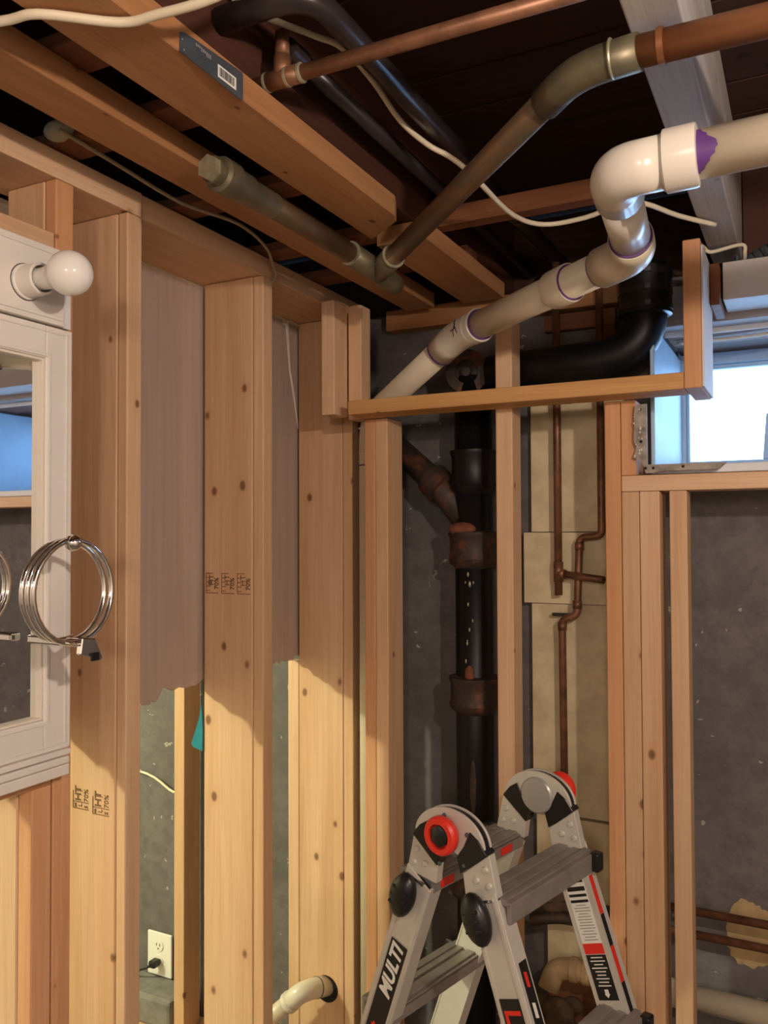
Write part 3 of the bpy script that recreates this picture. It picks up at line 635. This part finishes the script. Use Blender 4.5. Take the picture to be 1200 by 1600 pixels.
lumber('trim_3', 0.62, WX1 - .0005, 1.962, 2.419, 1.746, 2.092, BLUEP, kind='structure')
mk('trim_4', MB().box(-0.3075, 0.6195, 1.895, 2.419, 1.7455, 1.764, .002), WHITE2, kind='structure')
# lintel boards over the recess, near to far
lumber('lintel_board', -0.32, 0.64, 2.055, 2.115, 2.105, 2.20, WG['x'], label='grey weathered lintel board above the window, nearest of three', cat='lumber', group='lintel boards')
lumber('lintel_board', -0.3075, 0.6195, 2.1215, 2.27, 2.10, 2.125, WB['x'], label='brown lintel board above the window recess, middle of three', cat='lumber', group='lintel boards')
lumber('lintel_board', -0.3075, 0.6195, 2.272, 2.418, 2.105, 2.13, WO['x'], label='dark lintel board above the window recess, farthest of three', cat='lumber', group='lintel boards')
mk('white_batten', MB().box(-0.3075, 0.6195, 2.1165, 2.1205, 2.093, 2.12, .001), WHITE2, label='thin white batten under the grey lintel board', cat='trim')
cable([(-0.29, 2.20, 2.094), (-0.15, 2.19, 2.092), (-0.06, 2.17, 2.092), (0.0, 2.13, 2.10), (0.02, 2.10, 2.10)], .004, CABLE, 'white_cable', 'thin white cable lying under the brown lintel board')
mk('white_header_board', MB().box(-0.158, 0.75, 1.93, 2.047, 2.121, 2.203, .002), SHEET, label='white painted header box above the window', cat='board')
lumber('brown_cleat', -0.1815, -0.162, 1.90, 2.04, 2.105, 2.195, WB['z'], label='small brown cleat at the left end of the white header box', cat='lumber')
# broken plaster edge
pp = [(-.333, 1.895), (-.309, 1.897), (-.309, 1.7645), (-.150, 1.7635), (-.165, 1.750)]
xq = -.18
while xq > -.30: pp.append((xq, 1.7495 + random.uniform(-.003, .003))); xq -= random.uniform(.012, .03)
pp += [(-.312, 1.746), (-.316, 1.760), (-.322, 1.772)]
zq = 1.78
while zq < 1.88: pp.append((-.333 + random.uniform(-.004, .003), zq)); zq += random.uniform(.01, .02)
pl = mk('plaster_edge', MB().prism(pp, (0, 1.8695, 0), X, Z, -Y, .012), PLASTER, label='broken grey plaster edge with nail holes around the window corner', cat='plaster')
m = MB()
for x_, z_ in ((-.322, 1.885), (-.321, 1.815), (-.296, 1.7565), (-.235, 1.758), (-.312, 1.757)): m.lathe([(.0032, 0), (.0032, .0008), (0, .0008)], (x_, 1.8575, z_), -Y, 10)
mk('nail_hole', m, BLKD, pl)
m = MB()
for k in range(16): m.ball((-.326 + random.uniform(-.010, .008), 1.857, 1.80 + random.uniform(-.02, .09)), random.uniform(.001, .0032), (1, .7, 1), 6)
mk('plaster_crumb', m, SHEET, pl)
# flexible metal conduit above the header box
m = MB()
for k in range(22):
    tt = k / 21; m.lathe([(.0145, -.0075), (.0195, 0), (.0145, .0075)], (-.108 + tt * .32, 2.068, 2.240 + .05 * math.sin(tt * 3.1)), V((.3, 0, .15 * math.cos(tt * 3.1))), 18)
mk('flex_conduit', m, STEEL, label='ribbed flexible metal conduit above the white header box', cat='conduit')
mk('conduit_stub', MB().tube([(-0.136, 2.06, 2.2035), (-0.140, 2.06, 2.40)], .004, 10), STEEL, label='thin metal rod beside the flexible conduit', cat='rod')

# ---------------------------------------------------------------- mirror cabinet on the left wall
cb = empty('mirror_cabinet', (-1.1, .68, 1.233), 'white wooden mirror cabinet set in the left stud wall', 'cabinet')
CY0, CY1 = .40, .977
mk('box', MB().box(-1.20, -1.0955, CY0 + .03, .915, 1.26, 2.06), WHITE, cb)
def frame_ring(m, y0, y1, z0, z1, wd, xa, xb, bev=.0015):
    m.box(xa, xb, y0, y0 + wd, z0, z1, bev).box(xa, xb, y1 - wd, y1, z0, z1, bev).box(xa, xb, y0 + wd, y1 - wd, z1 - wd, z1, bev).box(xa, xb, y0 + wd, y1 - wd, z0, z0 + wd, bev)
m = MB(); frame_ring(m, CY0, CY1, 1.276, 1.951, .052, -1.092, -1.0712, .002); mk('door_frame', m, WHITE, cb)
m = MB(); frame_ring(m, CY0 + .006, CY1 - .010, 1.284, 1.944, .0035, -1.0713, -1.0695, .0008)
frame_ring(m, CY0 + .044, CY1 - .044, 1.320, 1.907, .006, -1.0713, -1.0688, .001); mk('moulding', m, WHITE, cb)
m = MB(); frame_ring(m, CY0 + .0522, CY1 - .0522, 1.3282, 1.8988, .0042, -1.0875, -1.0748, .0008); mk('gilt_bead', m, CAULK, cb)
mk('mirror', MB().box(-1.0905, -1.0865, CY0 + .0565, CY1 - .0565, 1.3325, 1.8945), MIRROR, cb)
pn = mk('light_panel', MB().box(-1.092, -1.068, CY0, .958, 1.9535, 2.078, .002), WHITE, cb)
m = MB(); m.box(-1.0679, -1.0655, CY0, .955, 1.954, 1.960, .001).box(-1.0679, -1.066, CY0, .955, 1.9625, 1.968, .001).box(-1.0679, -1.0660, CY0, .957, 2.066, 2.0705, .001); mk('panel_moulding', m, WHITE, pn)
mk('corner_post', MB().box(-1.092, -1.0715, .9582, CY1 - .003, 1.9535, 2.074, .001), WHITE2, cb)
m = MB()
m.box(-1.095, -1.064, CY0, CY1 - .004, 1.266, 1.2755, .0025).box(-1.095, -1.0625, CY0, CY1 - .008, 1.2525, 1.2645, .003).box(-1.095, -1.066, CY0, CY1 - .006, 1.2335, 1.251, .002)
mk('bottom_moulding', m, WHITE, cb)
bo = V((-1.0678, .883, 2.008))
mk('lamp_socket', MB().lathe([(.0275, 0), (.0270, .004), (.0245, .005), (.0245, .036), (.0225, .038), (.0205, .037), (.0205, .020), (0, .020)], bo, X, 32), WHITE, cb)
mk('socket_gap', MB().lathe([(.0285, 0), (.0285, .0006), (.020, .0006)], bo, X, 32), BLKD, cb)
pr_ = [(.0165, .021), (.0172, .05), (.0200, .060)]
for k in range(1, 16):
    a = math.radians(142 - k * 142 / 15); pr_.append((.0335 * math.sin(a), .094 + .0335 * math.cos(math.pi - a) * -1 if False else .094 + .0335 * math.cos(a)))
pr_ = [(.0165, .021), (.0170, .045), (.0185, .056), (.0215, .064)] + [(.0335 * math.sin(math.radians(a)), .094 + .0335 * math.cos(math.radians(a))) for a in range(132, -1, -12)]
pr_[-1] = (0, .1275)
bl = mk('light_bulb', MB().lathe(pr_, bo, X, 36), BULBM, label='round frosted white bulb in the socket over the mirror', cat='bulb')

# chrome spiral holder
hd = empty('hair_dryer_holder', (-1.0, .86, 1.44), 'chrome wire spiral hair dryer holder clipped to the white cabinet edge', 'holder')
hc = V((-.955, .884, 1.536)); pts = []
N = 84
for k in range(N + 1):
    t_ = k / N; a = math.radians(88) + 2 * math.pi * 2.55 * t_
    rr = .077 - .004 * t_
    pts.append(hc + V((-.034 * t_, math.cos(a) * rr, math.sin(a) * rr)))
mk('spiral_wire', MB().tube(pts, .0042, 10), CHROME, hd)
mk('ball_end', MB().ball(pts[0] + V((0, -.012, -.006)), .0125), CHROME, hd)
cz = hc.z - .077
m = MB(); m.box(-1.0685, -.950, hc.y + .004, hc.y + .024, cz - .006, cz + .007, .003); mk('clip_arm', m, CHROME, hd)
m = MB(); m.prism([(0, 0), (.026, -.004), (.040, -.034), (.034, -.038), (.014, -.030), (-.004, -.024)], (-.951, hc.y - .004, cz + .010), Y, Z, X, .010, .0015); mk('clip', m, CHROME, hd)
mk('pad', MB().box(-.9405, -.938, hc.y + .010, hc.y + .026, cz - .026, cz - .014, .001), BLKP, hd)

# ---------------------------------------------------------------- things glimpsed through the left wall
lumber('far_stud', -1.762, -1.722, 2.015, 2.09, 0.09, 2.24, W['z'], label='pine stud of the next room standing against its concrete wall', cat='stud')
lumber('far_stud', -1.3085, -1.2735, 1.967, 2.005, 0.001, 1.262, W['z'], label='pine furring piece below the torn drywall, hugging the third stud', cat='stud')
ol = empty('outlet', (-1.9, 2.10, .19), 'white wall outlet with a black plug, low on the concrete behind the left studs', 'outlet')
mk('cover_plate', MB().box(-1.945, -1.845, 2.098, 2.1065, .188, .325, .003), PLATEW, ol)
m = MB()
for z_ in (.285, .236):
    m.lathe([(.019, 0), (.019, .003), (0, .003)], (-1.897, 2.098, z_), -Y, 20)
rc = mk('receptacle', m, PLATEW, ol)
m = MB()
for x_ in (-.007, .007): m.box(-1.897 + x_ - .0012, -1.897 + x_ + .0012, 2.0942, 2.0948, .284, .293)
m.lathe([(.0026, 0), (.0026, .0005), (0, .0005)], (-1.897, 2.0948, .276), -Y, 10); mk('slot', m, BLKD, rc)
mk('outlet_box', MB().box(-1.93, -1.86, 2.107, 2.1195, .21, .30), STEEL, ol)
pg = empty('black_plug', (-1.897, 2.08, .22), 'black plug pushed into the lower socket of the white outlet', 'plug')
mk('plug_body', MB().box(-1.910, -1.884, 2.062, 2.0935, .226, .248, .005), BLKP, pg)
mk('cord', MB().tube([(-1.903, 2.068, .232), (-1.935, 2.055, .218), (-1.985, 2.06, .1885), (-2.10, 2.06, .1875)], .0042, 10, bend=.03), BLKP, pg)
mk('concrete_ledge', MB().box(-3.65, -1.765, 2.0, 2.118, 0.0905, .182, .012), STONE, label='rough concrete ledge below the outlet', cat='ledge')
lumber('far_sole_plate', -3.4, -1.345, 1.93, 2.118, 0.001, .089, W['x'], label='pine sole plate on the next room floor below the ledge', cat='lumber')
m = MB(); m.prism([(0, 0), (-.006, -.03), (-.030, -.094), (-.024, -.100), (-.010, -.104), (0.003, -.106), (.004, -.05)], (-1.2735, 1.5495, 1.218), X, Z, Y, .0025); mk('teal_cloth', m, TEAL, label='scrap of teal cloth caught on the back edge of the middle stud', cat='cloth')
mk('caulk_drip', MB().tube([(-1.276, 1.905, 2.2015), (-1.279, 1.917, 2.195), (-1.279, 1.932, 2.075), (-1.2795, 1.955, 2.0), (-1.281, 1.978, 1.914)], [.010, .0065, .0036, .0036, .0022], 10), CAULK, label='stringy white caulk drip on the drywall beside the third stud', cat='caulk')

# ---------------------------------------------------------------- articulated ladder
H1 = V((-.567, 1.360, 1.079)); H2 = V((-.490, 1.660, 1.079))
a_ = (H2 - H1).normalized(); L = (H2 - H1).length; p_ = a_.cross(Z) * 1.0
if p_.x < 0: p_ = -p_
TH = math.radians(19.8)
ld = empty('folding_ladder', ((H1 + H2) / 2 * 1.0).to_tuple()[:2] + (0.0,), 'grey aluminium articulated ladder with red hinge knobs standing in front of the studs', 'ladder')
dR = p_ * math.sin(TH) - Z * math.cos(TH); wR = p_ * math.cos(TH) + Z * math.sin(TH)
dL = -p_ * math.sin(TH) - Z * math.cos(TH); wL = p_ * math.cos(TH) - Z * math.sin(TH)
SEND = 1.085 / math.cos(TH)
def leg(H, d, wv, side, inner):
    """side 'R' leans right; w across (to the right), s down the leg; front face at a = 0 or mirrored"""
    sgn = 1 if side == 'R' else -1
    o = H + p_ * sgn * .040
    an = a_ if inner > 0 else -a_          # from outer face inwards
    # triangular hinge plate with rivets, in the upright plane of the hinge
    def P(poly, off, t, bev=.0008): return MB().prism([(sgn * q[0], q[1]) for q in poly], H + an * off, p_, Z, an, t, bev)
    pl = mk('hinge_plate', P([(.0815, -.004), (.027, -.048), (.032, -.082), (.098, -.072)], .0005, .0175), ALU, ld)
    for q in ((.074, -.030), (.056, -.052), (.082, -.055)):
        for off, nn_ in ((.0005, -an), (.018, an)): mk('rivet', MB().lathe([(.0062, 0), (.0062, .001), (.0045, .0035), (0, .0042)], H + p_ * sgn * q[0] + Z * q[1] + an * off, nn_, 14), ALU, pl)
    mk('hinge_wedge', P([(.046, .028), (.064, .017), (.0805, -.003), (.026, -.047), (.018, -.020), (.033, .000)], -.0062, .0268), BLKP, ld)
    # outer rail: channel with flanges
    s0 = .082; Lr = SEND - s0
    top = .016
    m = MB(); m.prism([(sgn * .031, s0 - .006), (sgn * -.031, s0 + .012 if side == 'L' else s0), (sgn * -.031, SEND), (sgn * .031, SEND)], o - an * .003, wv, d, an, .004, .0008)
    for s_ in (-1, 1):
        m.obb(o + wv * s_ * .0295 + d * (s0 + .008 + (SEND - s0 - .008) / 2) + an * .0155, wv, d, an, .0018, (SEND - s0 - .008) / 2, .0165)
    for s_ in (-1, 1): m.obb(o + wv * s_ * .024 + d * (s0 + .010 + (SEND - s0 - .010) / 2) - an * .0036, wv, d, an, .003, (SEND - s0 - .010) / 2, .0010)
    m.prism([(sgn * .0305, s0 + .010), (sgn * -.0305, s0 + .016), (sgn * -.0305, SEND), (sgn * .0305, SEND)], o + an * .0275, wv, d, an, .0035, .0006)
    rl = mk('rail', m, ALU, ld)
    mk('rubber_foot', MB().obb(o + d * (SEND + .004) + an * .012, p_, a_, Z, .042, .024, .012, .004), BLKP, rl)
    # lock knob
    m = MB(); c = o + d * (.112 if side == 'R' else .126) - an * .016 + wv * sgn * (-.012 if side == 'R' else .014)
    b2 = bmesh.new(); bmesh.ops.create_uvsphere(b2, u_segments=20, v_segments=12, radius=1)
    for v in b2.verts:
        co = v.co.copy(); v.co = c + wv * co.x * .027 + d * co.y * .044 + an * max(co.z, -1) * .019
    for f in b2.faces: f.smooth = True
    m.merge(b2)
    for k in (-1, 0, 1): m.obb(c - an * .0125 + d * k * .015, wv, d, an, .017, .0030, .005, .002)
    mk('lock_knob', m, BLKP, rl)
    mk('lock_pin', MB().obb(o + d * (.088 if side == 'R' else .090) - an * .004 + wv * sgn * .004, wv, d, an, .020, .0025, .003, .0008), CHROME, rl)
    return rl
def hinge(H, inner):
    an = a_ if inner > 0 else -a_
    def arch(A_, B_): return [(A_ * math.cos(math.radians(t)), B_ * math.sin(math.radians(t))) for t in range(4, 177, 6)] + [(-.034, -.030), (-.024, -.020), (-.008, -.012), (.008, -.012), (.024, -.020), (.034, -.030)]
    for off in (-.004, .014): mk('hinge_disc', MB().prism(arch(.076, .059), H + an * off, p_, Z, an, .0045, .0006), ALU, ld)
    mk('hinge_core', MB().prism(arch(.0735, .056), H + an * .0006, p_, Z, an, .0132), BLKP, ld)
    ko = Z * .015 - p_ * .004 if inner > 0 else Z * .022 + p_ * .030
    kn = mk('hinge_knob', MB().lathe([(.020, .0), (.030, -.004), (.0335, -.010), (.0335, -.020), (.0300, -.025), (.0215, -.025), (.0205, -.014), (0, -.014)], H - an * .005 + ko, an, 32), REDP, ld)
    mk('knob_core', MB().lathe([(.0202, -.013), (.0195, -.022), (.012, -.025), (0, -.025)], H - an * .005 + ko, an, 6), BLKP, kn)
    dd = mk('inner_boss', MB().lathe([(.036, 0), (.036, .003), (.033, .006), (.022, .007), (0, .008)], H + an * .0186 + Z * .012, an, 36), GREYP, ld)
    for k in range(5):
        a = k * 1.256 + .5; mk('rivet', MB().lathe([(.0042, 0), (.0042, .002), (0, .003)], H + (p_ * math.cos(a) + Z * math.sin(a)) * .046 - an * .004, -an, 10), STEEL, dd)
hinge(H1, 1); hinge(H2, -1)
r1R = leg(H1, dR, wR, 'R', 1); r1L = leg(H1, dL, wL, 'L', 1); r2R = leg(H2, dR, wR, 'R', -1); r2L = leg(H2, dL, wL, 'L', -1)
def rung(d, wv, side, s, n):
    sgn = 1 if side == 'R' else -1
    c = H1 + p_ * sgn * .040 + d * s + a_ * (L / 2); hl = L / 2 - .006
    m = MB(); dep = .040
    cc = c + p_ * sgn * .012
    m.obb(cc, p_, a_, Z, dep, hl, .0035, .001)
    m.obb(cc + p_ * sgn * (dep - .004) - Z * .015, p_, a_, Z, .0045, hl + (.0), .017, .002)
    m.obb(cc - p_ * sgn * (dep - .004) - Z * .011, p_, a_, Z, .004, hl, .013, .001)
    for k, kw in ((-.022, .010), (.006, .007), (.024, .006)): m.obb(cc + p_ * k * sgn + Z * .0048, p_, a_, Z, kw, hl, .0022, .0008)
    rg = mk('rung', m, ALUD, ld)
    if n < 2:
        mk('end_cap', MB().obb(cc + p_ * sgn * (dep + .004) - Z * .012 + a_ * (hl - .004), p_, a_, Z, .010, .012, .018, .004), BLKP, rg)
    if n == 0 and side == 'L':
        for aa in (-.11, .085): mk('red_tag', MB().obb(cc + p_ * (dep + .0005) - Z * .013 + a_ * aa, p_, a_, Z, .0008, .020, .007), PRINTR, rg)
    return rg
for n, s in enumerate((.084, .372, .68, 1.0)):
    rung(dR, wR, 'R', s, n); rung(dL, wL, 'L', s, n)

# rail labels
def flat(parent, name, o, u, v, n, x0, x1, y0, y1, off, mat, t=.0004):
    return mk(name, MB().prism([(x0, y0), (x1, y0), (x1, y1), (x0, y1)], V(o) + n * off, u, v, n, t), mat, parent)
# left rail of the near hinge: writing runs up the rail
n_ = -a_; oo = H1 - p_ * .040 + a_ * (-.0047); u = -dL; v = -wL
u2 = -dL; v2 = -(wL)
lb = flat(r1L, 'rail_label', oo, dL, wL, n_, .222, .62, -.017, .0225, 0, PRINTB)
m = MB(); m.text('MULTI', .038, oo + dL * .338 + wL * .0145 + n_ * .0006, -dL, -wL, n_, .0003, shear=.25, bold=.0012); mk('lettering', m, PRINTW, lb)
m = MB(); m.text('Little Giant', .038, oo + dL * .572 + wL * .0145 + n_ * .0006, -dL, -wL, n_, .0003, bold=.001); mk('lettering', m, PRINTR, lb)
# right rail: writing runs down
oo = H1 + p_ * .040 + a_ * (-.0047)
lb = flat(r1R, 'rail_label', oo, dR, wR, n_, .240, .66, -.019, .021, 0, PRINTB)
m = MB(); m.text('Little Giant', .044, oo + dR * .256 - wR * .014 + n_ * .0006, dR, wR, n_, .0003, bold=.0014); mk('lettering', m, PRINTR, lb)
# side of right rail (faces right)
so = H1 + p_ * .040 + wR * .0318
def side_label(parent, base, s0, s1, red, txt):
    l_ = flat(parent, 'side_label', base + a_ * .004, dR, a_, wR, s0, s1, .002, .024, 0, PRINTR if red else PRINTB)
    return l_
l_ = side_label(r1R, so, .19, .44, False, '')
for k in range(5): mk('side_print', MB().prism([(.205 + k * .047, .008), (.228 + k * .047, .008), (.231 + k * .047, .016), (.208 + k * .047, .016)], so + a_ * .004 + wR * .0005, dR, a_, wR, .0003), (PRINTR, PRINTW)[k % 2 == 1], l_)
# far right rail: instruction label facing the camera
b2o = H2 - a_ * .001
for nm in (0,):
    pass
io = H2 + p_ * .040 - a_ * .0315 - dR * .062
lb = flat(r2R, 'instruction_label', io, dR, wR, -a_, .195, .415, -.022, .021, 0, PRINTW)
for k, (s_, h_) in enumerate(((.199, .006), (.2125, .008), (.226, .005), (.2365, .005))): mk('heading_bar', MB().prism([(s_, -.020), (s_ + h_, -.020), (s_ + h_, .019), (s_, .019)], io - a_ * .0005, dR, wR, -a_, .0003), PRINTB, lb)
m = MB()
m.prism([(.335, -.022), (.415, -.022), (.415, .021), (.335, .021)], io - a_ * .0005, dR, wR, -a_, .0003); mk('black_band', m, PRINTB, lb)
m = MB(); m.prism([(.315, -.022), (.334, -.022), (.334, .021), (.315, .021)], io - a_ * .0005, dR, wR, -a_, .0003); mk('red_band', m, PRINTR, lb)
m = MB()
for k in range(13):
    ww = random.uniform(.010, .018); s_ = .2455 + k * .0052; m.prism([(s_, -ww), (s_ + .0016, -ww), (s_ + .0016, ww), (s_, ww)], io - a_ * .0005, dR, wR, -a_, .0003)
mk('fine_print', m, PRINTG, lb)
m = MB()
for k in range(9):
    ww = random.uniform(.009, .017); s_ = .339 + k * .0062; m.prism([(s_, -ww), (s_ + .002, -ww), (s_ + .002, ww), (s_, ww)], io - a_ * .0009, dR, wR, -a_, .0003)
m.prism([(.396, -.004), (.404, -.004), (.404, -.006), (.411, 0), (.404, .006), (.404, .004), (.396, .004)], io - a_ * .0009, dR, wR, -a_, .0003); mk('white_print', m, PRINTW, lb)
so2 = H2 + p_ * .040 + wR * .0318 - a_ * .029 - dR * .030
for s0_, s1_, mm in ((.165, .235, PRINTR), (.2355, .292, PRINTB), (.2925, .355, PRINTR), (.3555, .42, PRINTB)):
    mk('side_label', MB().prism([(s0_, .004), (s1_, .004), (s1_, .016), (s0_, .016)], so2, dR, a_, wR, .0004), mm, r2R)
